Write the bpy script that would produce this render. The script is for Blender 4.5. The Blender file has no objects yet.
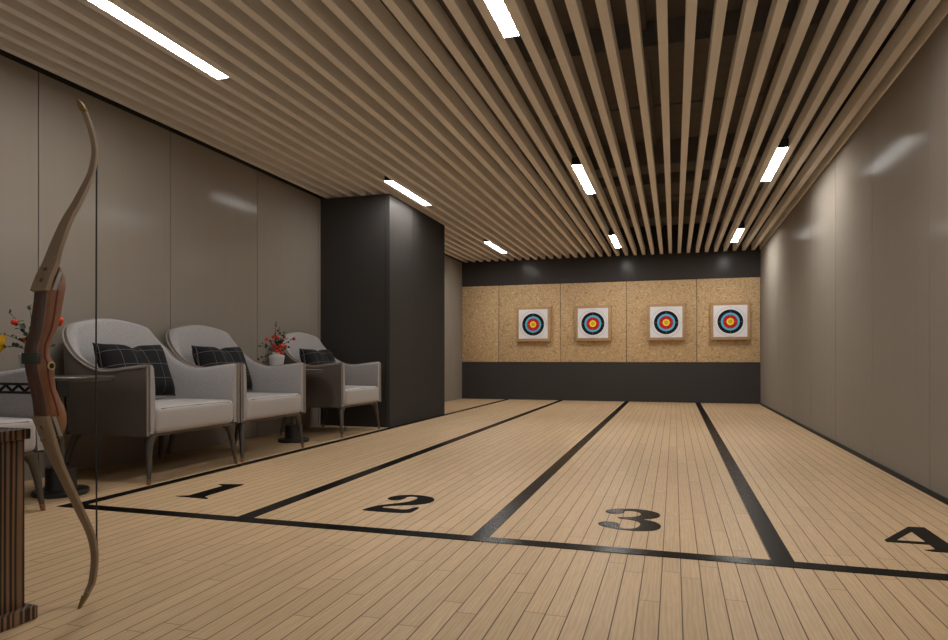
import bpy, bmesh, math, random
from mathutils import Vector, Matrix

# All lengths below are authored in units of the camera height; U turns them into metres.
U = 0.78
PI = math.pi
scene = bpy.context.scene
COL = scene.collection
random.seed(7)


# ------------------------------------------------------------------ helpers
class MB:
    """Collects shapes and links them as one mesh object."""

    def __init__(self):
        self.v, self.f, self.m = [], [], []

    def add(self, verts, faces, mi=0):
        b = len(self.v)
        self.v += [tuple(p) for p in verts]
        self.f += [tuple(i + b for i in q) for q in faces]
        self.m += [mi] * len(faces)

    def box(self, x0, x1, y0, y1, z0, z1, mi=0):
        v = [(x, y, z) for z in (z0, z1) for y in (y0, y1) for x in (x0, x1)]
        self.add(v, [(0, 2, 3, 1), (4, 5, 7, 6), (0, 1, 5, 4), (2, 6, 7, 3), (0, 4, 6, 2), (1, 3, 7, 5)], mi)

    def loft(self, secs, closed=False, caps=True, mi=0):
        n = len(secs[0])
        v = [p for s in secs for p in s]
        f = []
        m = len(secs)
        for i in range(m if closed else m - 1):
            a, b = i * n, ((i + 1) % m) * n
            for j in range(n):
                k = (j + 1) % n
                f.append((a + j, a + k, b + k, b + j))
        if caps and not closed:
            f.append(tuple(reversed(range(n))))
            f.append(tuple(range((m - 1) * n, m * n)))
        self.add(v, f, mi)

    def tube(self, pts, r, seg=8, mi=0):
        pts = [Vector(p) for p in pts]
        rs = r if isinstance(r, (list, tuple)) else [r] * len(pts)
        secs = []
        ref = None
        for i, p in enumerate(pts):
            t = (pts[min(i + 1, len(pts) - 1)] - pts[max(i - 1, 0)]).normalized()
            if ref is None:
                ref = Vector((0, 0, 1)) if abs(t.z) < .9 else Vector((1, 0, 0))
            a = (ref - t * ref.dot(t)).normalized()
            ref = a
            b = t.cross(a)
            secs.append([tuple(p + (a * math.cos(q) + b * math.sin(q)) * rs[i])
                         for q in [2 * PI * k / seg for k in range(seg)]])
        self.loft(secs, mi=mi)

    def lathe(self, prof, cx=0, cy=0, seg=32, mi=0):
        secs = []
        for r, z in prof:
            secs.append([(cx + r * math.cos(2 * PI * k / seg), cy + r * math.sin(2 * PI * k / seg), z) for k in range(seg)])
        self.loft(secs, mi=mi)

    def ball(self, c, r, seg=12, mi=0, squash=1.0):
        prof = []
        n = seg // 2
        for i in range(n + 1):
            a = -PI / 2 + PI * i / n
            prof.append((max(r * math.cos(a), r * .02), c[2] + r * squash * math.sin(a)))
        self.lathe(prof, c[0], c[1], seg, mi)

    def build(self, name, mats, parent=None, bevel=0, sharp=35, segs=2):
        bm = bmesh.new()
        vs = [bm.verts.new((x * U, y * U, z * U)) for x, y, z in self.v]
        for q, mi in zip(self.f, self.m):
            try:
                fc = bm.faces.new([vs[i] for i in q])
                fc.material_index = mi
            except ValueError:
                pass
        bmesh.ops.recalc_face_normals(bm, faces=bm.faces)
        if bevel:
            es = [e for e in bm.edges if len(e.link_faces) == 2 and e.calc_face_angle(0) > math.radians(40)]
            bmesh.ops.bevel(bm, geom=es, offset=bevel * U, segments=segs, profile=.5, affect='EDGES', clamp_overlap=True)
        return finish(bm, name, mats, parent, sharp)


def finish(bm, name, mats, parent=None, sharp=35):
    for fc in bm.faces:
        fc.smooth = True
    for e in bm.edges:
        if len(e.link_faces) == 2 and e.calc_face_angle(0) > math.radians(sharp):
            e.smooth = False
    me = bpy.data.meshes.new(name)
    bm.to_mesh(me)
    bm.free()
    o = bpy.data.objects.new(name, me)
    for m in (mats if isinstance(mats, (list, tuple)) else [mats]):
        me.materials.append(m)
    COL.objects.link(o)
    o.parent = parent
    return o


def tag(o, label=None, cat=None, group=None, kind=None):
    if label: o['label'] = label
    if cat: o['category'] = cat
    if group: o['group'] = group
    if kind: o['kind'] = kind
    return o


def thing(name, label, cat, loc=(0, 0, 0), rz=0, group=None):
    o = bpy.data.objects.new(name, None)
    o.empty_display_size = .1
    COL.objects.link(o)
    o.location = Vector(loc) * U
    o.rotation_euler = (0, 0, rz)
    return tag(o, label, cat, group)


def dup(root, loc, label, rz=None):
    r = root.copy()
    COL.objects.link(r)
    r.location = Vector(loc) * U
    if rz is not None:
        r.rotation_euler = (0, 0, rz)
    r['label'] = label
    for ch in list(root.children):
        c = ch.copy()
        COL.objects.link(c)
        c.parent = r
        for g in list(ch.children):
            d = g.copy()
            COL.objects.link(d)
            d.parent = c
    return r


def struct(name, mb, mats, **k):
    return tag(mb.build(name, mats, **k), kind='structure')


def interp(tab, s):
    for (a, va), (b, vb) in zip(tab, tab[1:]):
        if s <= b:
            t = max(0, (s - a) / (b - a))
            return va + (vb - va) * t
    return tab[-1][1]


def smooth_tab(tab, s):
    """Catmull-Rom through a table."""
    n = len(tab)
    for i in range(n - 1):
        a, b = tab[i][0], tab[i + 1][0]
        if s <= b or i == n - 2:
            t = min(1, max(0, (s - a) / (b - a)))
            p0 = tab[max(i - 1, 0)][1]; p1 = tab[i][1]; p2 = tab[i + 1][1]; p3 = tab[min(i + 2, n - 1)][1]
            return .5 * (2 * p1 + (p2 - p0) * t + (2 * p0 - 5 * p1 + 4 * p2 - p3) * t * t + (3 * p1 - p0 - 3 * p2 + p3) * t ** 3)


# ------------------------------------------------------------------ materials
def srgb(r, g, b):
    def l(c):
        c /= 255
        return c / 12.92 if c <= .04045 else ((c + .055) / 1.055) ** 2.4
    return (l(r), l(g), l(b), 1)


class Nodes:
    def __init__(self, name):
        self.mat = bpy.data.materials.new(name)
        self.mat.use_nodes = True
        self.nt = self.mat.node_tree
        self.bsdf = self.nt.nodes['Principled BSDF']

    def n(self, t, **props):
        nd = self.nt.nodes.new(t)
        for k, v in props.items():
            setattr(nd, k, v)
        return nd

    def l(self, a, b):
        self.nt.links.new(a, b)

    def put(self, sock, v):
        if hasattr(v, 'is_output') or hasattr(v, 'links'):
            self.l(v, sock)
        else:
            sock.default_value = v

    def math(self, op, a, b=None, c=None):
        nd = self.n('ShaderNodeMath', operation=op)
        for i, v in enumerate((a, b, c)):
            if v is not None:
                self.put(nd.inputs[i], v)
        return nd.outputs[0]

    def mix(self, fac, a, b, blend='MIX'):
        nd = self.n('ShaderNodeMix', data_type='RGBA', blend_type=blend)
        self.put(nd.inputs[0], fac)
        self.put(nd.inputs[6], a)
        self.put(nd.inputs[7], b)
        return nd.outputs[2]

    def ramp(self, fac, stops, interp='LINEAR'):
        nd = self.n('ShaderNodeValToRGB')
        cr = nd.color_ramp
        cr.interpolation = interp
        while len(cr.elements) < len(stops):
            cr.elements.new(.5)
        for e, (p, c) in zip(cr.elements, stops):
            e.position = p
            e.color = c
        self.put(nd.inputs[0], fac)
        return nd.outputs[0]

    def coords(self, scale=(1, 1, 1), rot=(0, 0, 0), src='Object'):
        tc = self.n('ShaderNodeTexCoord')
        mp = self.n('ShaderNodeMapping')
        mp.inputs['Scale'].default_value = scale
        mp.inputs['Rotation'].default_value = rot
        self.l(tc.outputs[src], mp.inputs[0])
        return mp.outputs[0]

    def noise(self, vec, scale, detail=3, rough=.5, dist=0):
        nd = self.n('ShaderNodeTexNoise')
        self.l(vec, nd.inputs['Vector'])
        nd.inputs['Scale'].default_value = scale
        nd.inputs['Detail'].default_value = detail
        nd.inputs['Roughness'].default_value = rough
        nd.inputs['Distortion'].default_value = dist
        return nd.outputs['Fac']

    def bump(self, h, strength, dist=.01):
        nd = self.n('ShaderNodeBump')
        nd.inputs['Strength'].default_value = strength
        nd.inputs['Distance'].default_value = dist
        self.put(nd.inputs['Height'], h)
        self.l(nd.outputs[0], self.bsdf.inputs['Normal'])

    def base(self, c, rough=.5, metal=0, spec=.5):
        self.put(self.bsdf.inputs['Base Color'], c)
        self.put(self.bsdf.inputs['Roughness'], rough)
        self.bsdf.inputs['Metallic'].default_value = metal
        self.bsdf.inputs['Specular IOR Level'].default_value = spec
        return self.mat


def plain(name, c, rough=.5, metal=0, spec=.5, var=.06, scale=8):
    """Plain colour with a faint procedural mottling."""
    k = Nodes(name)
    f = k.noise(k.coords(), scale, 4)
    lo = tuple(x * (1 - var) for x in c[:3]) + (1,)
    hi = tuple(min(1, x * (1 + var)) for x in c[:3]) + (1,)
    return k.base(k.ramp(f, [(.3, lo), (.7, hi)]), rough, metal, spec)


def wood(name, dark, light, scale=(1, 1, 1), rough=.5, fine=60, spec=.4, stretch=(1, .05, 1)):
    k = Nodes(name)
    v = k.coords(tuple(a * b for a, b in zip(scale, stretch)))
    a = k.noise(v, fine, 4, .6, .6)
    b = k.noise(v, fine * .15, 3, .5, 1.5)
    f = k.math('ADD', k.math('MULTIPLY', a, .5), k.math('MULTIPLY', b, .5))
    return k.base(k.ramp(f, [(.35, dark), (.65, light)]), rough, 0, spec)


def floor_mat():
    k = Nodes('oak_strip_floor')
    tc = k.n('ShaderNodeTexCoord')
    sep = k.n('ShaderNodeSeparateXYZ')
    k.l(tc.outputs['Object'], sep.inputs[0])
    W, L = .0855 * U, .9
    xr = k.math('DIVIDE', k.math('SUBTRACT', sep.outputs[0], .031 * U), W)
    row = k.math('FLOOR', xr)
    fx = k.math('FRACT', xr)
    wn = k.n('ShaderNodeTexWhiteNoise', noise_dimensions='1D')
    k.l(row, wn.inputs['W'])
    yr = k.math('ADD', k.math('DIVIDE', sep.outputs[1], L), k.math('MULTIPLY', wn.outputs['Value'], 7.3))
    idx = k.math('FLOOR', yr)
    fy = k.math('FRACT', yr)
    cb = k.n('ShaderNodeCombineXYZ')
    k.l(row, cb.inputs[0]); k.l(idx, cb.inputs[1])
    w2 = k.n('ShaderNodeTexWhiteNoise', noise_dimensions='2D')
    k.l(cb.outputs[0], w2.inputs['Vector'])
    # grain, shifted per plank
    gv = k.n('ShaderNodeCombineXYZ')
    k.l(k.math('ADD', sep.outputs[0], k.math('MULTIPLY', w2.outputs['Value'], 31.)), gv.inputs[0])
    k.l(k.math('MULTIPLY', sep.outputs[1], .09), gv.inputs[1])
    k.l(k.math('MULTIPLY', w2.outputs['Value'], 11.), gv.inputs[2])
    g1 = k.noise(gv.outputs[0], 90, 3, .6, .3)
    wv = k.n('ShaderNodeTexWave', wave_type='BANDS', bands_direction='X')
    k.l(gv.outputs[0], wv.inputs['Vector'])
    wv.inputs['Scale'].default_value = 22
    wv.inputs['Distortion'].default_value = 9
    wv.inputs['Detail'].default_value = 2
    wv.inputs['Detail Scale'].default_value = 1.2
    g = k.math('ADD', k.math('MULTIPLY', g1, .78), k.math('MULTIPLY', wv.outputs['Fac'], .22))
    col = k.ramp(g, [(.25, srgb(188, 158, 121)), (.8, srgb(210, 181, 143))])
    tone = k.ramp(w2.outputs['Value'], [(0, (.92, .91, .90, 1)), (1, (1.04, 1.03, 1.02, 1))])
    col = k.mix(1, col, tone, 'MULTIPLY')
    ex = k.math('MINIMUM', fx, k.math('SUBTRACT', 1, fx))
    ey = k.math('MULTIPLY', k.math('MINIMUM', fy, k.math('SUBTRACT', 1, fy)), L / W * 1.6)
    ed = k.math('MINIMUM', ex, ey)
    seam = k.ramp(ed, [(.0, (1, 1, 1, 1)), (.016, (1, 1, 1, 1)), (.036, (0, 0, 0, 1))])
    col = k.mix(seam, col, srgb(70, 47, 29))
    k.bump(k.math('SUBTRACT', 1, seam), .25, .002)
    return k.base(col, .45, 0, .2)


def osb_mat():
    k = Nodes('oriented_strand_board')
    tc = k.n('ShaderNodeTexCoord')
    sep = k.n('ShaderNodeSeparateXYZ')
    k.l(tc.outputs['Object'], sep.inputs[0])
    flat = k.n('ShaderNodeCombineXYZ')
    k.l(sep.outputs[0], flat.inputs[0]); k.l(sep.outputs[2], flat.inputs[1])
    # strands: voronoi cells pick an orientation, stretched noise fills them
    vo = k.n('ShaderNodeTexVoronoi', voronoi_dimensions='2D')
    wob = k.n('ShaderNodeTexNoise')
    k.l(flat.outputs[0], wob.inputs['Vector'])
    wob.inputs['Scale'].default_value = 9
    wv = k.n('ShaderNodeVectorMath', operation='MULTIPLY_ADD')
    k.l(wob.outputs['Color'], wv.inputs[0])
    wv.inputs[1].default_value = (.14, .14, 0)
    k.l(flat.outputs[0], wv.inputs[2])
    k.l(wv.outputs[0], vo.inputs['Vector'])
    vo.inputs['Scale'].default_value = 15
    rot = k.n('ShaderNodeVectorRotate', rotation_type='Z_AXIS')
    k.l(flat.outputs[0], rot.inputs['Vector'])
    k.l(k.math('MULTIPLY', vo.outputs['Color'], 6.283), rot.inputs['Angle'])
    st = k.n('ShaderNodeVectorMath', operation='MULTIPLY')
    k.l(rot.outputs[0], st.inputs[0])
    st.inputs[1].default_value = (1, .16, 1)
    f = k.noise(st.outputs[0], 58, 3, .6)
    col = k.ramp(f, [(.3, srgb(146, 116, 78)), (.46, srgb(194, 162, 120)), (.6, srgb(210, 180, 138)), (.74, srgb(236, 212, 174))])
    spk = k.noise(flat.outputs[0], 60, 2, .5)
    col = k.mix(k.ramp(spk, [(.62, (0, 0, 0, 1)), (.72, (.55, .55, .55, 1))]), col, srgb(122, 92, 62))
    k.bump(f, .2, .003)
    return k.base(col, .7, 0, .25)


def target_face_mat():
    k = Nodes('target_face_paper')
    tc = k.n('ShaderNodeTexCoord')
    sep = k.n('ShaderNodeSeparateXYZ')
    k.l(tc.outputs['Object'], sep.inputs[0])
    x = k.math('DIVIDE', sep.outputs[0], U)
    z = k.math('DIVIDE', sep.outputs[2], U)
    r = k.math('SQRT', k.math('ADD', k.math('MULTIPLY', x, x), k.math('MULTIPLY', z, z)))
    q = k.math('MULTIPLY', r, 2.5)      # 0.4 units -> 1
    W_ = srgb(226, 222, 224); G_ = srgb(168, 162, 164); B_ = srgb(18, 18, 20)
    BL = srgb(92, 178, 208); BD = srgb(40, 100, 140); R_ = srgb(196, 24, 30); RD = srgb(140, 14, 20); Y_ = srgb(244, 214, 40); YD = srgb(206, 168, 20)
    col = k.ramp(q, [(0, YD), (.11, Y_), (.195, RD), (.21, R_), (.365, BD), (.38, BL), (.487, B_), (.665, W_), (.735, G_), (.75, W_), (.81, G_), (.825, W_)], 'CONSTANT')
    ax = k.math('ABSOLUTE', x); az = k.math('ABSOLUTE', z)
    cross = k.math('LESS_THAN', k.math('MINIMUM', ax, az), .0035)
    arm = k.math('MULTIPLY', cross, k.math('LESS_THAN', r, .39))
    col = k.mix(k.math('MULTIPLY', arm, .45), col, srgb(150, 160, 160))
    return k.base(col, .75, 0, .2)


def fabric(name, lo, hi, scale=220, rough=.85, stretch=(1, 1, 1)):
    k = Nodes(name)
    v = k.coords(stretch)
    f = k.noise(v, scale, 2, .6)
    k.bump(f, .25, .002)
    k.bsdf.inputs['Sheen Weight'].default_value = .15
    return k.base(k.ramp(f, [(.3, lo), (.7, hi)]), rough, 0, .25)


def plaid_mat():
    k = Nodes('black_windowpane_cloth')
    tc = k.n('ShaderNodeTexCoord')
    sep = k.n('ShaderNodeSeparateXYZ')
    k.l(tc.outputs['Object'], sep.inputs[0])
    P_ = .135 * U

    def line(s, off):
        fr = k.math('FRACT', k.math('ADD', k.math('DIVIDE', s, P_), off))
        return k.math('LESS_THAN', k.math('ABSOLUTE', k.math('SUBTRACT', fr, .5)), .016)
    g = k.math('MAXIMUM', line(sep.outputs[1], .15), line(sep.outputs[2], .3))
    f = k.noise(k.coords(), 260, 2)
    base = k.ramp(f, [(.3, srgb(17, 16, 17)), (.7, srgb(29, 27, 28))])
    col = k.mix(k.math('MULTIPLY', g, .45), base, srgb(140, 135, 132))
    k.bump(f, .2, .002)
    return k.base(col, .8, 0, .2)


def zebra_mat():
    k = Nodes('zebrano_veneer')
    tc = k.n('ShaderNodeTexCoord')
    sep = k.n('ShaderNodeSeparateXYZ')
    k.l(tc.outputs['Object'], sep.inputs[0])
    v = k.coords((1, 1, .06))
    wob = k.noise(v, 9, 2)
    s = k.math('ADD', k.math('ADD', sep.outputs[1], k.math('MULTIPLY', sep.outputs[0], 1.0)), k.math('MULTIPLY', wob, .035))
    nz = k.n('ShaderNodeTexNoise', noise_dimensions='1D')
    k.l(s, nz.inputs['W'])
    nz.inputs['Scale'].default_value = 40
    sw = k.math('MULTIPLY_ADD', k.math('SINE', k.math('MULTIPLY_ADD', s, 330., k.math('MULTIPLY', nz.outputs['Fac'], 6.))), .5, .5)
    col = k.ramp(sw, [(.25, srgb(26, 20, 16)), (.42, srgb(48, 34, 26)), (.55, srgb(112, 82, 58)), (.9, srgb(134, 102, 76))])
    return k.base(col, .4, 0, .4)


def wall_mat(name, c, rough, spec=.5):
    k = Nodes(name)
    f = k.noise(k.coords((1, 1, .05)), 14, 3)
    lo = tuple(x * .985 for x in c[:3]) + (1,)
    hi = tuple(x * 1.015 for x in c[:3]) + (1,)
    df = k.n('ShaderNodeBsdfDiffuse')
    gl = k.n('ShaderNodeBsdfGlossy')
    gl.inputs['Roughness'].default_value = rough
    mx = k.n('ShaderNodeMixShader')
    mx.inputs[0].default_value = spec
    k.l(k.ramp(f, [(.3, lo), (.7, hi)]), df.inputs['Color'])
    k.l(df.outputs[0], mx.inputs[1]); k.l(gl.outputs[0], mx.inputs[2])
    k.nt.nodes.remove(k.bsdf)
    k.l(mx.outputs[0], k.nt.nodes['Material Output'].inputs['Surface'])
    return k.mat


def emit(name, strength, c=(1, .98, .955, 1)):
    k = Nodes(name)
    k.bsdf.inputs['Base Color'].default_value = (.9, .9, .9, 1)
    k.bsdf.inputs['Emission Color'].default_value = c
    k.bsdf.inputs['Emission Strength'].default_value = strength
    return k.mat


M = dict(
    floor=floor_mat(),
    wall=wall_mat('satin_taupe_wall_panel', srgb(141, 132, 121), .15, .009),
    groove_and_shade=plain('dark_joint_and_shade', srgb(30, 27, 25), .8),
    dark=wall_mat('charcoal_satin_panel', srgb(66, 63, 61), .2, .006),
    plenum=plain('dark_void_paint', srgb(116, 109, 103), .9, spec=.1),
    slat=wood('walnut_grey_slat', srgb(228, 222, 213), srgb(237, 231, 222), fine=50, rough=.6, spec=.25),
    lamp_body=plain('matt_black_metal', srgb(22, 21, 20), .5),
    lamp=emit('lit_lamp_diffuser', 76),
    osb=osb_mat(),
    face=target_face_mat(),
    board=wood('pale_target_board', srgb(166, 132, 92), srgb(190, 156, 114), stretch=(.08, 1, 1), rough=.65),
    paint=plain('black_floor_paint', srgb(16, 15, 15), .25, spec=.05),
    skirting=plain('black_skirting', srgb(16, 15, 15), .5, spec=.2),
    cloth=fabric('grey_woven_upholstery', srgb(144, 140, 139), srgb(170, 165, 163), 80, stretch=(1, 1, 4)),
    cushion=fabric('grey_seat_leather', srgb(162, 156, 152), srgb(174, 168, 164), 120, .6),
    outer=fabric('taupe_outer_leather', srgb(86, 77, 71), srgb(96, 86, 79), 140, .55),
    piping=plain('taupe_piping', srgb(138, 128, 120), .6),
    seam=plain('dark_seam_thread', srgb(70, 64, 60), .8),
    leg=plain('gunmetal_leg', srgb(92, 86, 80), .38, .55),
    copper=plain('copper_ferrule', srgb(150, 112, 84), .35, .8),
    plaid=plaid_mat(),
    table=plain('dark_bronze_table', srgb(78, 74, 70), .35, .5),
    tbase=plain('black_table_base', srgb(44, 42, 41), .45, .3),
    vase=plain('white_glazed_ceramic', srgb(196, 194, 190), .3),
    berry=plain('orange_red_berry', srgb(214, 62, 34), .35, var=.2, scale=60),
    twig=plain('dark_twig', srgb(44, 38, 30), .8),
    leaf=plain('dark_green_leaf', srgb(48, 60, 38), .6, var=.3, scale=40),
    petal=plain('yellow_petal', srgb(226, 176, 24), .5, var=.15, scale=30),
    maple=wood('figured_maple_riser', srgb(120, 79, 54), srgb(148, 104, 75), fine=40, stretch=(1, 1, .35), rough=.4),
    walnut=wood('walnut_riser_back', srgb(64, 44, 33), srgb(98, 70, 53), fine=60, stretch=(1, 1, .06), rough=.45),
    limb=wood('pale_maple_limb', srgb(136, 115, 91), srgb(150, 129, 104), fine=50, stretch=(1, 1, .06), rough=.4),
    inlay=plain('dark_red_inlay', srgb(92, 22, 18), .4),
    silver=plain('brushed_aluminium', srgb(170, 172, 170), .35, .8),
    plate=plain('grey_green_plate', srgb(62, 62, 52), .45, .4),
    brass=plain('brass', srgb(214, 184, 128), .35, .3),
    gold=plain('golden_limb_tip', srgb(136, 112, 66), .35, .3),
    string=plain('dark_bowstring', srgb(34, 34, 32), .7),
    black=plain('black_steel', srgb(20, 19, 19), .5, .3),
    zebra=zebra_mat(),
)

# ------------------------------------------------------------------ room
XL, XR, YB, YF = -5.07, 1.82, 15.75, -3.0
HC = 3.391           # underside of the slats
HP = 4.05            # underside of the dark void above them

b = MB(); b.box(XL - .1, XR + .1, YF - .1, YB + .15, -.1, 0)
struct('floor', b, M['floor'])

b = MB()
b.box(XL - .1, XR + .1, YF - .1, YB + .15, HP, HP + .1)
yy = YF + .4
while yy < YB - .2:                      # board joints of the painted soffit, and its cross beams
    b.box(XL, XR, yy, yy + .03, HP - .02, HP)
    yy += 1.55
for y0, w, h in ((6.2, .3, .22), (9.6, .45, .34), (11.2, .3, .2), (13.4, .5, .3)):
    b.box(XL, XR, y0, y0 + w, HP - h, HP)
for x0 in (-2.6, -.3, 1.0):
    b.box(x0, x0 + .06, YF, YB, HP - .07, HP)
struct('ceiling', b, M['plenum'])


def panelled_wall(name, x, side, y0_=4.192, step=1.4985):
    """Backing sheet plus satin panels 1.5 wide with shadow joints; side is +1 when the room lies towards +x."""
    m = MB()
    xb = x - side * .02
    m.box(min(xb, xb - side * .08), max(xb, xb - side * .08), YF - .1, YB + .1, 0, HP, 1)
    y = y0_ - step * 5
    while y < YB:
        y0, y1 = max(y + .005, YF), min(y + step - .005, YB + .02)
        if y1 > YF:
            m.box(min(x, xb), max(x, xb), y0, y1, 0, HC + .1, 0)
        y += step
    return struct(name, m, [M['wall'], M['groove_and_shade']])


panelled_wall('wall_left', XL, 1, 4.232, 1.512)
panelled_wall('wall_right', XR, -1)
b = MB(); b.box(XL - .1, XR + .1, YB + .03, YB + .13, 0, HP)
struct('wall_back', b, M['dark'])
b = MB(); b.box(XL, XR, YB, YB + .03, 0, .913)
struct('trim_2', b, M['dark'])
b = MB(); b.box(XL, XR, YB, YB + .03, 2.792, HC)
struct('trim_3', b, M['dark'])
b = MB(); b.box(XR - .036, XR, YF, YB, 0, .026)
struct('baseboard_right', b, M['skirting'])
b = MB(); b.box(XR - .02, XR, YF, YB, HC + .006, HC + .13)
struct('trim_1', b, M['slat'])
b = MB(); b.box(XL, XL + .008, YF, YB, HC - .004, HC + .13)  # thin dark strip standing in for the shadow line where wall meets slats
struct('shadow_line_strip', b, M['groove_and_shade'])

# dark pillar against the left wall: core, cladding sheets, corner trims
b = MB()
PX, PY0, PY1 = -3.945, 8.83, 11.23
b.box(XL, PX - .012, PY0 + .012, PY1 - .002, 0, HC - .003, 1)
b.box(XL, PX - .062, PY0, PY0 + .012, 0, HC - .003, 0)
b.box(PX - .056, PX, PY0, PY0 + .012, 0, HC - .003, 0)
b.box(PX - .012, PX, PY0 + .012, PY0 + .86, 0, HC - .003, 0)
b.box(PX - .012, PX, PY0 + .866, PY1 - .002, 0, HC - .003, 0)
b.box(XL, PX, PY1 - .002, PY1, 0, HC - .003, 0)
struct('pillar', b, [M['dark'], M['groove_and_shade']])

# ------------------------------------------------------------------ ceiling slats
PITCH, SW, SH = .1946, .0704, .14
ORD = ['first', 'second', 'third', 'fourth', 'fifth', 'sixth', 'seventh', 'eighth', 'ninth', 'tenth', 'eleventh', 'twelfth',
       'thirteenth', 'fourteenth', 'fifteenth', 'sixteenth', 'seventeenth', 'eighteenth', 'nineteenth', 'twentieth']
ORD += ['twenty-' + o for o in ORD[:9]] + ['thirtieth'] + ['thirty-' + o for o in ORD[:9]]
b = MB(); b.box(-SW / 2, SW / 2, YF, YB, 0, SH)
slat0 = b.build('ceiling_slat', M['slat'])
for i in range(35):
    k = 9 - i
    o = slat0 if i == 0 else slat0.copy()
    if i: COL.objects.link(o)
    o.location = Vector((-.080 + k * PITCH, 0, HC)) * U
    where = {0: 'next to the right wall', 2: 'touching the right lamp row on its right', 3: 'touching the right lamp row on its left',
             14: 'touching the middle lamp row on its right', 15: 'touching the middle lamp row on its left',
             27: 'touching the left lamp row on its right', 28: 'touching the left lamp row on its left',
             34: 'against the left wall'}.get(i)
    lab = 'taupe wooden ceiling slat, %s from the right wall' % ORD[i]
    if where and i not in (0, 34): lab += ', ' + where
    if i == 0: lab = 'taupe wooden ceiling slat closest to the right wall'
    if i == 34: lab = 'taupe wooden ceiling slat closest to the left wall above the chairs'
    tag(o, lab, 'ceiling slat', 'ceiling slats running the length of the hall')

# ------------------------------------------------------------------ lamps between the slats
lamp0 = None
rows = [(-3.690, 'left row'), (-1.154, 'middle row'), (1.185, 'right row')]
LL = 1.495
dist = {3.305: 'nearest', 8.21: 'halfway down the hall', 13.11: 'farthest'}
lamp_labels = {
    (0, 0): 'long lit linear ceiling lamp above the armchairs, largest in view',
    (0, 1): 'lit linear ceiling lamp right beside the top of the dark pillar',
    (0, 2): 'small lit linear ceiling lamp beyond the dark pillar, far end of the left row',
    (1, 0): 'lit linear ceiling lamp at the top edge of the photo, middle row',
    (1, 1): 'lit linear ceiling lamp halfway down the middle row',
    (1, 2): 'small lit linear ceiling lamp at the far end of the middle row',
    (2, 0): 'lit linear ceiling lamp at the near end of the right row',
    (2, 1): 'lit linear ceiling lamp halfway down the right row, near the right wall',
    (2, 2): 'small lit linear ceiling lamp at the far end of the right row',
}
for ri, (x, rn) in enumerate(rows):
    for li, y in enumerate((3.305, 8.21, 13.11)):
        loc = (x, y, HC + .004)
        if lamp0 is None:
            lamp0 = thing('ceiling_lamp', lamp_labels[ri, li], 'ceiling lamp', loc, 0, 'linear ceiling lamps')
            h = MB()
            h.box(-.06, .06, 0, LL, .014, .1)
            h.box(-.06, -.056, 0, LL, 0, .014); h.box(.056, .06, 0, LL, 0, .014)
            h.box(-.056, .056, 0, .004, 0, .014); h.box(-.056, .056, LL - .004, LL, 0, .014)
            h.build('housing', M['lamp_body'], lamp0)
            h = MB(); h.box(-.056, .056, .004, LL - .004, .001, .013)
            h.build('diffuser', M['lamp'], lamp0)
        else:
            dup(lamp0, loc, lamp_labels[ri, li])

# ------------------------------------------------------------------ back wall boards and targets
edges = [XL, -4.13, -2.60, -1.057, .492, XR]
osb_lab = ['narrow chipboard wall panel in the left corner of the back wall, without a target',
           'chipboard wall panel behind the leftmost target', 'chipboard wall panel behind the second target from the left',
           'chipboard wall panel behind the third target from the left', 'chipboard wall panel behind the rightmost target']
for i in range(5):
    b = MB(); b.box(edges[i] + .006, edges[i + 1] - .006, YB - .012, YB + .029, .917, 2.788)
    tag(b.build('chipboard_panel', M['osb'], bevel=.003), osb_lab[i], 'wall panel', 'chipboard panels on the back wall')

tgt0 = None
tl = ['square archery target with coloured rings, leftmost of four on the back wall',
      'square archery target with coloured rings, second from left on the back wall',
      'square archery target with coloured rings, third from left on the back wall',
      'square archery target with coloured rings, rightmost, nearest the right wall']
for i, x in enumerate((-3.235, -1.815, -.170, 1.188)):
    loc = (x, YB - .075, 1.815)
    if tgt0 is None:
        tgt0 = thing('hanging_archery_target', tl[i], 'archery target', loc, 0, 'archery targets on the back wall')
        b = MB(); b.box(-.42, .42, -.063, .063, -.408, .425)
        b.build('target_board', M['board'], tgt0, bevel=.018)
        b = MB(); b.box(-.35, .35, -.068, -.063, -.338, .36)
        o = b.build('target_face', M['face'], tgt0)
    else:
        dup(tgt0, loc, tl[i])

# ------------------------------------------------------------------ floor marks
def mark_box(x0, x1, y0, y1):
    m = MB(); m.box(x0, x1, y0, y1, 0, .003)
    return m


tag(mark_box(-3.99, XR - .02, 3.465, 3.567).build('shooting_line', M['paint']), 'black painted shooting line running across all four lanes', 'floor line')
ll = ['black painted floor line along the front legs of the armchairs',
      'black painted floor line between lane 1 and lane 2', 'black painted floor line between lane 2 and lane 3',
      'black painted floor line between lane 3 and lane 4']
for (x0, x1), lab in zip(((-3.942, -3.845), (-2.635, -2.525), (-1.09, -.99), (.462, .567)), ll):
    tag(mark_box(x0, x1, 3.568, YB - .002).build('lane_line', M['paint']), lab, 'floor line', 'lane lines on the floor')


def chaikin(p, n=2):
    for _ in range(n):
        q = []
        for i in range(len(p)):
            a, c = p[i], p[(i + 1) % len(p)]
            q += [(a[0] * .75 + c[0] * .25, a[1] * .75 + c[1] * .25), (a[0] * .25 + c[0] * .75, a[1] * .25 + c[1] * .75)]
        p = q
    return p


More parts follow.
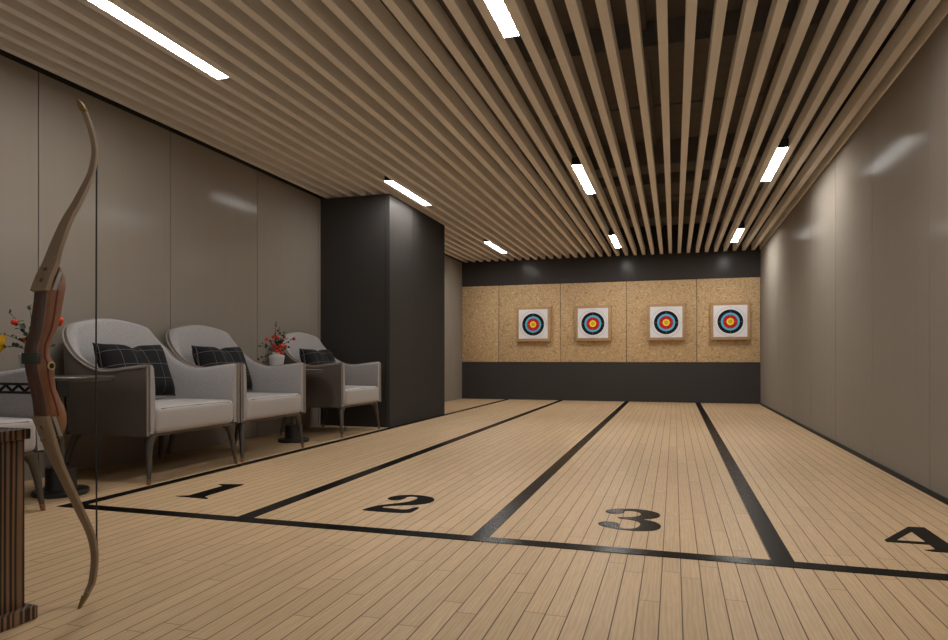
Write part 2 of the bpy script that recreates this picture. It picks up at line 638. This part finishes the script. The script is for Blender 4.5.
def numeral(loops, label):
    bm = bmesh.new()
    es = []
    for lp in loops:
        vs = [bm.verts.new((x * U, y * U, .003 * U)) for x, y in lp]
        for i in range(len(vs)):
            es.append(bm.edges.new((vs[i], vs[(i + 1) % len(vs)])))
    bmesh.ops.triangle_fill(bm, edges=es, use_beauty=True, use_dissolve=False, normal=(0, 0, 1))
    r = bmesh.ops.extrude_face_region(bm, geom=bm.faces[:])
    for v in r['geom']:
        if isinstance(v, bmesh.types.BMVert):
            v.co.z = 0
    bmesh.ops.recalc_face_normals(bm, faces=bm.faces)
    return tag(finish(bm, 'lane_number', M['paint']), label, 'floor number', 'lane numbers on the floor')


one = [(-3.462, 3.972), (-3.388, 4.02), (-3.386, 4.06), (-3.384, 4.385), (-3.40, 4.41), (-3.45, 4.43), (-3.45, 4.452), (-3.30, 4.492),
       (-3.262, 4.496), (-3.256, 4.46), (-3.253, 4.06), (-3.250, 4.02), (-3.184, 3.975), (-3.184, 3.957)]
two = [(-1.968, 3.955), (-1.968, 3.99), (-1.93, 4.12), (-1.84, 4.20), (-1.765, 4.29), (-1.745, 4.38), (-1.765, 4.445), (-1.81, 4.46), (-1.845, 4.435),
       (-1.835, 4.37), (-1.86, 4.31), (-1.915, 4.30), (-1.962, 4.34), (-1.955, 4.42), (-1.89, 4.49), (-1.79, 4.515), (-1.67, 4.48),
       (-1.61, 4.39), (-1.615, 4.28), (-1.69, 4.205), (-1.80, 4.155), (-1.87, 4.11), (-1.885, 4.065), (-1.79, 4.06), (-1.70, 4.045), (-1.675, 4.09),
       (-1.66, 4.143), (-1.63, 4.145), (-1.628, 4.05), (-1.637, 3.955)]
three = [(-.436, 4.385), (-.415, 4.45), (-.32, 4.508), (-.19, 4.512), (-.09, 4.44), (-.082, 4.33), (-.13, 4.27), (-.20, 4.238), (-.11, 4.20), (-.068, 4.10), (-.09, 3.99),
         (-.185, 3.942), (-.281, 3.942), (-.391, 3.975), (-.45, 4.05), (-.42, 4.11), (-.353, 4.122), (-.308, 4.07), (-.316, 3.999), (-.283, 3.975), (-.226, 3.985),
         (-.192, 4.06), (-.198, 4.16), (-.252, 4.205), (-.336, 4.222), (-.338, 4.252), (-.252, 4.27), (-.204, 4.327), (-.202, 4.40), (-.24, 4.45), (-.315, 4.45), (-.308, 4.37), (-.385, 4.322)]
four = [(1.108, 4.139), (1.33, 4.505), (1.416, 4.512), (1.416, 4.15), (1.47, 4.15), (1.47, 4.105), (1.416, 4.105), (1.417, 4.03), (1.436, 3.995), (1.475, 3.985), (1.475, 3.964),
        (1.278, 3.964), (1.252, 3.985), (1.30, 4.005), (1.312, 4.03), (1.312, 4.107), (1.109, 4.104)]
numeral([one], 'black painted number 1 on the floor')
numeral([chaikin(two)], 'black painted number 2 on the floor')
numeral([chaikin(three)], 'black painted number 3 on the floor')
numeral([four, [(1.168, 4.153), (1.311, 4.385), (1.311, 4.153)]], 'black painted number 4 on the floor')

# ------------------------------------------------------------------ armchairs
CW, CF, CB, CR = .575, .49, -.41, .18
TOP = [(0, .950), (.2, .930), (.39, .910), (.52, .925), (.68, 1.01), (.82, 1.155), (.92, 1.252), (1.0, 1.298), (1.1, 1.327), (1.25, 1.350), (1.36, 1.358), (1.5, 1.358)]


def chair_path(n=72):
    """Outer plan curve of the shell, near front -> back -> far front: (x, y, nx, ny inward, s from the nearer front end)."""
    st = CF - (CB + CR)
    arc = CR * PI / 2
    bk = CW - CR
    tot = 2 * (st + arc + bk)
    out = []
    for i in range(n + 1):
        s = tot * i / n
        t = min(s, tot - s)
        if t <= st:
            x, y, nx, ny = CF - t, -CW, 0, 1
        elif t <= st + arc:
            a = (t - st) / CR
            x, y = CB + CR - CR * math.sin(a), -CW + CR - CR * math.cos(a)
            nx, ny = math.sin(a), math.cos(a)
        else:
            x, y, nx, ny = CB, -bk + (t - st - arc), 1, 0
        if s > tot / 2:
            y, ny = -y, -ny
        out.append((x, y, nx, ny, t))
    return out, tot / 2


def shell_point(p, off, z):
    x, y, nx, ny, t = p
    lean = .11 * (z - .39) * min(1, max(0, (t - .4) / .6))
    return (x + nx * off - lean, y + ny * off, z)


def top_at(t, half):
    return smooth_tab(TOP, t * 1.5 / half if False else t)


def make_chair(label, loc):
    r = thing('armchair', label, 'armchair', loc, 0, 'grey armchairs along the left wall')
    path, half = chair_path()
    o = MB(); i_ = MB()
    so, si = [], []
    pipe_o, pipe_i = [], []
    for p in path:
        t = p[4]
        zt = smooth_tab(TOP, min(t, 1.5))
        th = .075 + .045 * min(1, max(0, (t - .5) / .5))
        zs = [.385 + (zt - .03 - .385) * q for q in (0, .33, .66, 1)]
        so.append([shell_point(p, 0, z) for z in zs] + [shell_point(p, .01, zt - .01), shell_point(p, .03, zt - .004), shell_point(p, .032, zt - .03)]
                  + [shell_point(p, .032, z) for z in reversed(zs[:3])])
        zi = [.40 + (zt - .035 - .40) * q for q in (0, .25, .5, .75, 1)]
        bulge = [0, .012, .016, .01, 0]
        si.append([shell_point(p, .032, z) for z in zi] + [shell_point(p, .036, zt - .004), shell_point(p, th * .6, zt), shell_point(p, th - .012, zt - .008)]
                  + [shell_point(p, th + bg, z) for z, bg in zip(reversed(zi), bulge)])
        pipe_o.append(shell_point(p, .004, zt - .014))
        pipe_i.append(shell_point(p, .034, zt + .001))
    o.loft(so); i_.loft(si)
    o.build('outer_shell', M['outer'], r, sharp=50)
    bk = i_.build('backrest', M['cloth'], r, sharp=50)
    m = MB()
    m.tube([(CF + .002, -CW + .004, .39)] + pipe_o + [(CF + .002, CW - .004, .39)], .009, 6)
    m.tube([(CF + .002, -CW + .034, .42)] + pipe_i + [(CF + .002, CW - .034, .42)], .006, 6)
    m.build('piping', M['piping'], r)
    # seams where the back pad meets the wings
    for sgn in (1, -1):
        m = MB()
        pts = []
        base = [q for q in path if q[4] > .96][0]
        x, y, nx, ny, t = base
        q = (x, sgn * y, nx, sgn * ny, t)
        zt = smooth_tab(TOP, t)
        th = .075 + .045 * min(1, max(0, (t - .5) / .7))
        for j in range(9):
            z = .62 + (zt - .03 - .62) * j / 8
            pts.append(shell_point(q, th + .016 * math.sin(PI * j / 8) * .9 + .001, z))
        m.tube(pts, .004, 5)
        m.build('seam', M['seam'], bk)
    # seat cushion, crowned, with a seam round its top edge
    bm = bmesh.new()
    nx_, ny_, nz_ = 14, 18, 4
    x0, x1, y0, y1, z0, z1 = -.34, .505, -.495, .495, .395, .615
    bmesh.ops.create_cube(bm, size=1)
    for v in bm.verts:
        v.co = Vector(((x0 + x1) / 2 + v.co.x * (x1 - x0), (y0 + y1) / 2 + v.co.y * (y1 - y0), (z0 + z1) / 2 + v.co.z * (z1 - z0)))
    bmesh.ops.bevel(bm, geom=bm.edges[:], offset=.05, segments=5, profile=.55, affect='EDGES')
    bmesh.ops.subdivide_edges(bm, edges=[e for e in bm.edges if e.calc_length() > .2], cuts=8, use_grid_fill=True)
    for v in bm.verts:
        cx = (v.co.x - (x0 + x1) / 2) / ((x1 - x0) / 2); cy = v.co.y / y1
        if v.co.z > .55: v.co.z += .014 * (1 - cx * cx) * (1 - cy * cy)
        if v.co.x > .45: v.co.x += .012 * (1 - cy * cy)
        v.co *= U
    cu = finish(bm, 'seat_cushion', M['cushion'], r, 60)
    m = MB()
    m.tube([(-.2, -.490, .585), (.42, -.490, .585), (.475, -.472, .589), (.498, -.43, .594), (.502, -.2, .597), (.504, 0, .598), (.502, .2, .597), (.498, .43, .594), (.475, .472, .589), (.42, .490, .585), (-.2, .490, .585)], .0045, 6)
    m.build('seam', M['seam'], cu)
    m = MB(); m.box(-.38, .47, -.53, .53, .372, .398)
    m.build('seat_frame', M['outer'], r, bevel=.008)
    # splayed tapered legs
    for sx in (1, -1):
        for sy in (-1, 1):
            m = MB()
            secs = []
            prof = [(.378, .425 if sx > 0 else .30, .468, .062, .050), (.35, .437 if sx > 0 else .315, .49, .046, .038), (.31, .447 if sx > 0 else .33, .507, .033, .030),
                    (.22, .460 if sx > 0 else .355, .52, .025, .024), (.10, .472 if sx > 0 else .385, .532, .019, .018), (.045, .478 if sx > 0 else .40, .539, .016, .015)]
            for z, x, y, a, c in prof:
                secs.append([((x if sx > 0 else -x) + a * math.cos(2 * PI * q / 14), sy * y + c * math.sin(2 * PI * q / 14), z) for q in range(14)])
            m.loft(secs)
            lg = m.build('leg', M['leg'], r)
            m = MB()
            z, x, y, a, c = prof[-1]
            X = x if sx > 0 else -x
            m.loft([[(X + dx + a_ * math.cos(2 * PI * q / 14), sy * (y + dy) + a_ * math.sin(2 * PI * q / 14), z_) for q in range(14)]
                    for z_, dx, dy, a_ in ((.045, 0, 0, .0165), (.02, .002 * sx, .003, .0155), (0, .004 * sx, .006, .0145))])
            tag(m.build('leg_tip', M['copper'], lg), 'copper leg tip')
    return r


chairA = make_chair('grey upholstered armchair right behind the bow, nearest fully visible of the row', (-4.46, 4.815, 0))
dup(chairA, (-4.465, 6.005, 0), 'grey upholstered armchair directly left of the table with the white vase')
dup(chairA, (-4.475, 8.03, 0), 'grey upholstered armchair next to the dark pillar, farthest of the row')
dup(chairA, (-4.455, 2.805, 0), 'grey upholstered armchair cut off by the left edge, behind the striped plinth')


# throw pillows: superellipse cushion with a chopped top edge
def make_pillow(label, loc):
    bm = bmesh.new()
    N = 22
    W, H, T = .385, .255, .12
    grid = {}
    for side in (1, -1):
        for i in range(N + 1):
            for j in range(N + 1):
                u, v = -1 + 2 * i / N, -1 + 2 * j / N
                edge = i in (0, N) or j in (0, N)
                if edge and side == -1:
                    grid[side, i, j] = grid[1, i, j]
                    continue
                pin = 1 - .10 * (1 - abs(u) ** 2) if False else 1
                y = W * u * (1 - .07 * (1 - v * v))
                z = H * v * (1 - .06 * (1 - u * u))
                if v > 0:
                    z -= .032 * v * v * math.exp(-((u + .0) / .2) ** 2)
                k = max(0, (1 - u ** 4)) * max(0, (1 - v ** 4))
                x = side * T * k ** .55
                if v > 0:
                    x *= 1 - .35 * v * math.exp(-((u - .05) / .25) ** 2)
                grid[side, i, j] = bm.verts.new((x * U, y * U, z * U))
    for side in (1, -1):
        for i in range(N):
            for j in range(N):
                q = [grid[side, i, j], grid[side, i + 1, j], grid[side, i + 1, j + 1], grid[side, i, j + 1]]
                try:
                    bm.faces.new(q if side == 1 else q[::-1])
                except ValueError:
                    pass
    bmesh.ops.recalc_face_normals(bm, faces=bm.faces)
    o = finish(bm, 'throw_pillow', M['plaid'], None, 70)
    o.location = Vector(loc) * U
    o.rotation_euler = (0, math.radians(-20), 0)
    return tag(o, label, 'pillow', 'black checked throw pillows')


pl = make_pillow('black pillow with thin white check on the nearest fully visible armchair', (-4.555, 4.745, .892))
for y, x, lab in ((5.935, -4.56, 'black pillow with thin white check on the armchair left of the white vase'),
                  (7.96, -4.57, 'black pillow with thin white check on the armchair by the dark pillar')):
    o = pl.copy(); COL.objects.link(o)
    o.location = Vector((x, y, .892)) * U
    o['label'] = lab


# ------------------------------------------------------------------ side tables
def make_table(label, loc):
    r = thing('side_table', label, 'side table', loc, 0, 'round side tables between the armchairs')
    m = MB(); m.lathe([(.02, .826), (.335, .826), (.347, .832), (.35, .84), (.35, .862), (.345, .868), (.02, .868)], seg=56)
    m.build('table_top', M['table'], r)
    m = MB(); m.lathe([(.024, .20), (.022, .24), (.022, .80), (.05, .826)], seg=20)
    m.build('stem', M['leg'], r)
    m = MB(); m.lathe([(.02, 0), (.178, 0), (.184, .006), (.184, .028), (.178, .036), (.105, .038), (.102, .045), (.102, .195), (.095, .203), (.02, .203)], seg=48)
    m.build('base', M['tbase'], r)
    return r


t1 = make_table('round dark side table with the white vase, between two armchairs', (-4.39, 7.01, 0))
dup(t1, (-4.335, 3.80, 0), 'round dark side table behind the bow, foot showing beside its lower limb')


# ------------------------------------------------------------------ vases of berries
def arrangement(label, loc, berries, twigs, blossoms=(), seed=1):
    rnd = random.Random(seed)
    r = thing('vase_of_berries', label, 'vase', loc, 0)
    m = MB()
    m.lathe([(.01, 0), (.066, 0), (.07, .004), (.082, .07), (.094, .15), (.093, .163), (.085, .172), (.052, .18), (.05, .19), (.05, .208), (.046, .212), (.042, .208), (.042, .17), (.01, .165)], seg=36)
    m.build('vase', M['vase'], r)
    tw = MB(); lf = MB()
    rv = Vector((.957, .289, 0)); fv = Vector((-.289, .957, 0))

    def leaf(p, d, L=.03):
        d = d.normalized()
        s = d.cross(Vector((rnd.uniform(-1, 1), rnd.uniform(-1, 1), rnd.uniform(-1, 1)))).normalized()
        n = d.cross(s)
        prof = [(0, .05), (.3, .42), (.6, .4), (1, .03)]
        secs = []
        for q, w in prof:
            c = p + d * L * q
            secs.append([tuple(c + s * w * L + n * .001), tuple(c + n * (.0025 + .06 * L)), tuple(c - s * w * L + n * .001), tuple(c + n * .06 * L)])
        lf.loft(secs)

    def branch(end, r0=.005):
        a = Vector((rnd.uniform(-.02, .02), rnd.uniform(-.02, .02), .172))
        mid = Vector((end.x * .35 + rnd.uniform(-.02, .02), end.y * .35, .2 + (end.z - .2) * .6 + .02))
        pts = [a * (1 - t) ** 2 + mid * 2 * t * (1 - t) + end * t * t for t in [k / 7 for k in range(8)]]
        tw.tube(pts, [r0 * (1 - .7 * k / 7) for k in range(8)], 5)
        return pts
    for (a, z) in berries:
        dpt = rnd.uniform(-.07, .07)
        c = rv * a + fv * dpt + Vector((0, 0, z))
        pts = branch(c)
        m = MB(); m.ball(tuple(c), rnd.uniform(.021, .026), 12, 0, .94)
        m.build('berry', M['berry'], r)
        for k in (4, 5, 6):
            if rnd.random() < .6:
                leaf(pts[k], Vector((rnd.uniform(-1, 1), rnd.uniform(-1, 1), rnd.uniform(-.4, 1))), rnd.uniform(.025, .04))
    for (a, z) in twigs:
        c = rv * a + fv * rnd.uniform(-.04, .04) + Vector((0, 0, z))
        pts = branch(c, .004)
        for k in range(3, 8):
            leaf(pts[k], Vector((rnd.uniform(-1, 1), rnd.uniform(-1, 1), rnd.uniform(-.3, 1))), rnd.uniform(.025, .042))
    tw.build('twigs', M['twig'], r)
    lf.build('leaves', M['leaf'], r)
    for (a, z) in blossoms:
        c = rv * a + Vector((0, 0, z))
        branch(c - Vector((0, 0, -.02)))
        m = MB()
        for k in range(5):
            an = 2 * PI * k / 5
            d = Vector((math.cos(an), math.sin(an), 0)); t_ = Vector((-d.y, d.x, 0))
            secs = []
            for q, (rad, zz, w) in enumerate(((.012, -.075, .012), (.038, -.04, .034), (.052, .01, .04), (.058, .05, .03), (.07, .08, .006))):
                p = c + d * rad + Vector((0, 0, zz))
                secs.append([tuple(p - t_ * w), tuple(p + d * .004), tuple(p + t_ * w), tuple(p - d * .004)])
            m.loft(secs)
        tag(m.build('blossom', M['petal'], r), 'yellow blossom')
    return r


PXF = .09375 * 8.05 / 662
bz = [((cx - 293) * PXF, (600 - cy) * PXF + .012) for cx, cy in
      ((200, 290), (245, 262), (265, 250), (305, 272), (360, 262), (462, 283), (270, 348), (295, 380), (240, 402), (305, 418), (335, 355), (352, 358), (342, 400), (390, 365), (352, 435))]
tz = [((cx - 293) * PXF, (600 - cy) * PXF + .012) for cx, cy in
      ((285, 118), (320, 165), (385, 205), (100, 358), (150, 340), (98, 498), (135, 540), (175, 460), (445, 378), (400, 240), (280, 225), (380, 290))]
arrangement('white vase of red berries on the side table between two armchairs', (-4.63, 7.02, .868), bz, tz, seed=3)
arrangement('bunch of red berries with a yellow blossom on the side table hidden behind the bow', (-4.585, 3.785, .868),
            [(-.155, .405), (-.10, .272), (.225, .39), (.245, .415), (.04, .40), (.08, .34)],
            [(-.06, .53), (-.20, .47), (-.27, .32), (.20, .50), (.16, .22), (-.24, .22), (-.10, .36)],
            [(-.285, .232)], seed=5)

# ------------------------------------------------------------------ recurve bow (in the y-z plane)
BX = -2.27
bow = thing('recurve_bow', 'tall wooden recurve bow standing upright in the foreground', 'bow', (BX, 1.93, 0))


def bp(x, y, z):      # to bow-local
    return (x, y - 1.93, z)


RT = [(.689, 1.983, 1.990), (.744, 1.966, 2.022), (.778, 1.934, 2.022), (.81, 1.930, 2.012), (.843, 1.926, 1.993), (.88, 1.917, 1.976), (.926, 1.905, 1.968), (.955, 1.898, 1.968),
      (.987, 1.893, 1.966), (1.003, 1.892, 1.950), (1.021, 1.893, 1.946), (1.05, 1.896, 1.947), (1.08, 1.907, 1.962), (1.116, 1.917, 1.981), (1.158, 1.923, 1.994), (1.222, 1.932, 2.006),
      (1.262, 1.936, 2.015), (1.31, 1.966, 2.020), (1.354, 1.983, 1.990)]
m = MB(); inl = MB()
secs = []; isec = []
TH = .077
back_faces = []
for z, y0, y1 in RT:
    c = .008 if y1 - y0 > .03 else .002
    ring = [(-c, y0, z), (0, y0 + c, z), (0, y1 - c, z), (-c, y1, z), (-TH + c, y1, z), (-TH, y1 - c, z), (-TH, y0 + c, z), (-TH + c, y0, z)]
    secs.append([bp(*q) for q in ring])
    if .75 < z < 1.3:
        ym = y0 + (y1 - y0) * .5
        isec.append([bp(*q) for q in ((.0008, ym - .004, z), (.0008, ym + .004, z), (-TH - .0008, ym + .004, z), (-TH - .0008, ym - .004, z))])
m.loft(secs)
# the back (the face towards -y) is a darker walnut lamination
for i, q in enumerate(m.f):
    if len(q) == 4 and set(j % 8 for j in q) <= {7, 0}:
        m.m[i] = 1
m.build('riser', [M['maple'], M['walnut']], bow, sharp=50)
inl.loft(isec)
tag(inl.build('inlay', M['inlay'], bow), 'dark red inlay stripe')
UP = [(1.931, 1.256, .077), (1.951, 1.31, .076), (1.974, 1.363, .070), (2.000, 1.45, .056), (2.036, 1.543, .046), (2.078, 1.62, .040), (2.113, 1.691, .035), (2.140, 1.752, .030), (2.153, 1.811, .025), (2.156, 1.861, .022),
      (2.142, 1.922, .022), (2.119, 1.975, .022), (2.106, 1.998, .022)]
LO = [(1.935, .782, .074), (1.951, .73, .068), (1.968, .676, .060), (1.987, .62, .052), (2.010, .562, .046), (2.061, .455, .040), (2.098, .374, .036), (2.140, .285, .034), (2.159, .192, .030), (2.149, .096, .029), (2.131, .062, .026), (2.114, .042, .023)]


def limb(tab, tip, name):
    ys = [(p[1], p[0]) for p in tab]
    secs = []
    n = len(tab)
    P2 = []
    steps = 40
    for k in range(steps + 1):
        q = k / steps * (n - 1)
        idx = [(i, v) for i, v in enumerate([p[0] for p in tab])]
        y = smooth_tab(idx, q); z = smooth_tab([(i, p[1]) for i, p in enumerate(tab)], q); w = smooth_tab([(i, p[2]) for i, p in enumerate(tab)], q)
        P2.append((y, z, w))
    for k, (y, z, w) in enumerate(P2):
        a = P2[max(k - 1, 0)]; c = P2[min(k + 1, steps)]
        dy, dz = c[0] - a[0], c[1] - a[1]
        L = math.hypot(dy, dz)
        ny, nz = abs(dz) / L, (-dy if dz > 0 else dy) / L     # towards the belly (+y)
        th = .020 - .008 * k / steps
        cx = -TH / 2 if w > .07 else 0
        x1 = 0 if k == 0 else 0
        x0 = -w
        secs.append([bp(*q) for q in ((x1, y - ny * th * .5, z - nz * th * .5), (x1, y + ny * th * .5, z + nz * th * .5),
                                      (x0, y + ny * th * .5, z + nz * th * .5), (x0, y - ny * th * .5, z - nz * th * .5))])
    mm = MB(); mm.loft(secs)
    o = mm.build(name, M['limb'], bow, bevel=.002)
    # reinforced tip
    mm = MB()
    y, z, w = P2[-1]
    secs = []
    for (ty, tz, tw, tt) in [(y, z, w + .003, .016)] + tip:
        secs.append([bp(*q) for q in ((.001, ty - tt * .6, tz), (.001, ty + tt * .6, tz), (-tw, ty + tt * .6, tz), (-tw, ty - tt * .6, tz))])
    mm.loft(secs)
    tag(mm.build('limb_tip', M['gold'], o, bevel=.002), 'golden limb tip')
    return P2


limb(UP, [(2.088, 2.019, .021, .014), (2.070, 2.032, .010, .008)], 'upper_limb')
limb(LO, [(2.094, .020, .018, .012), (2.074, .0, .010, .008)], 'lower_limb')
# limb pockets, bolts
for z0, z1, ya, yb in ((1.262, 1.335, 1.957, 1.985), (.778, .70, 1.957, 1.985)):
    m = MB()
    secs = []
    for t in (0, 1):
        y = ya + (yb - ya) * t; z = z0 + (z1 - z0) * t
        secs.append([bp(*q) for q in ((.002, y - .006, z), (.002, y + .010, z), (-TH - .002, y + .010, z), (-TH - .002, y - .006, z))])
    m.loft(secs)
    tag(m.build('limb_pocket', M['silver'], bow), 'silver limb pocket')
for z, y in ((1.30, 1.936), (1.345, 1.953), (.735, 1.937), (.690, 1.951)):
    m = MB()
    m.tube([bp(-.038, y - .012, z), bp(-.038, y + .01, z)], .008, 12)
    m.build('limb_bolt', M['limb'], bow)
# plate wrapped round the grip, plunger hole with brass ring
m = MB(); m.box(-TH - .002, .002, 1.889 - 1.93, 1.903 - 1.93, .980, 1.022)
tag(m.build('grip_plate', M['plate'], bow, bevel=.002), 'grey-green metal plate')
m = MB(); m.tube([bp(.0, 1.946, .972), bp(.004, 1.946, .972)], .0155, 18)
rg = m.build('sight_bushing', M['brass'], bow)
m = MB(); m.tube([bp(.0035, 1.946, .972), bp(.0046, 1.946, .972)], .0105, 16)
tag(m.build('bushing_hole', M['black'], rg), 'black hole')
# string
m = MB()
m.tube([bp(-.012, 2.085, 2.018), bp(-.012, 2.128, 1.975), bp(-.012, 2.155, 1.92), bp(-.012, 2.168, 1.86), bp(-.012, 2.166, 1.80), bp(-.012, 2.163, 1.0),
        bp(-.012, 2.166, .26), bp(-.012, 2.171, .19), bp(-.012, 2.163, .10), bp(-.012, 2.118, .036)], .0034, 6)
m.build('bowstring', M['string'], bow)

# ------------------------------------------------------------------ bow stand: truss arm on a post beside the plinth
st = thing('bow_stand', 'black lattice arm holding the bow from behind its grip', 'bow stand', (-2.98, 2.03, 0))
m = MB()
m.box(0, .68, -.012, .012, .892, .902); m.box(0, .68, -.012, .012, .858, .868)
for k in range(10):
    x0 = k * .068; x1 = x0 + .034; x2 = x0 + .068
    m.tube([(x0, 0, .868), (x1, 0, .892)], .006, 6); m.tube([(x1, 0, .892), (x2, 0, .868)], .006, 6)
m.box(.665, .685, -.035, .02, .850, .912)
m.build('lattice_arm', M['black'], st)
m = MB(); m.box(-.02, .005, -.015, .015, .012, .93)
m.build('post', M['black'], st)
m = MB(); m.box(-.16, .16, -.06, .14, 0, .014)
m.build('base', M['black'], st, bevel=.004)

# ------------------------------------------------------------------ striped plinth
pr = thing('display_plinth', 'dark striped zebra wood plinth at the lower left, beside the bow', 'plinth', (-2.75, 1.5, 0))
m = MB(); m.box(-.33, .372, -.38, .428, .05, .70)
m.build('body', M['zebra'], pr, bevel=.003)
m = MB(); m.box(-.37, .386, -.42, .442, .692, .732)
m.build('top', M['zebra'], pr, bevel=.004)
m = MB(); m.box(-.37, .404, -.42, .456, 0, .052)
m.build('plinth_base', M['zebra'], pr, bevel=.004)

# ------------------------------------------------------------------ world, camera, view
w = bpy.data.worlds.new('World')
scene.world = w
w.use_nodes = True
w.node_tree.nodes['Background'].inputs[0].default_value = (.96, .98, 1, 1)
w.node_tree.nodes['Background'].inputs[1].default_value = .7

cam = bpy.data.cameras.new('Camera')
co = bpy.data.objects.new('Camera', cam)
COL.objects.link(co)
F = 662.0
cam.sensor_fit = 'HORIZONTAL'
cam.sensor_width = 36
cam.lens = 36 * F / 948
cam.shift_x = 0
cam.shift_y = (358.5 - 320) / 948
cam.clip_start = .02
co.location = (0, 0, U)
co.rotation_euler = (PI / 2, 0, math.atan2(200, 662))
scene.camera = co

scene.view_settings.view_transform = 'Standard'
scene.view_settings.look = 'None'
scene.view_settings.gamma = 1
scene.view_settings.use_curve_mapping = False
scene.view_settings.exposure = -.08
scene.cycles.use_denoising = True
scene.cycles.max_bounces = 8
scene.cycles.diffuse_bounces = 5
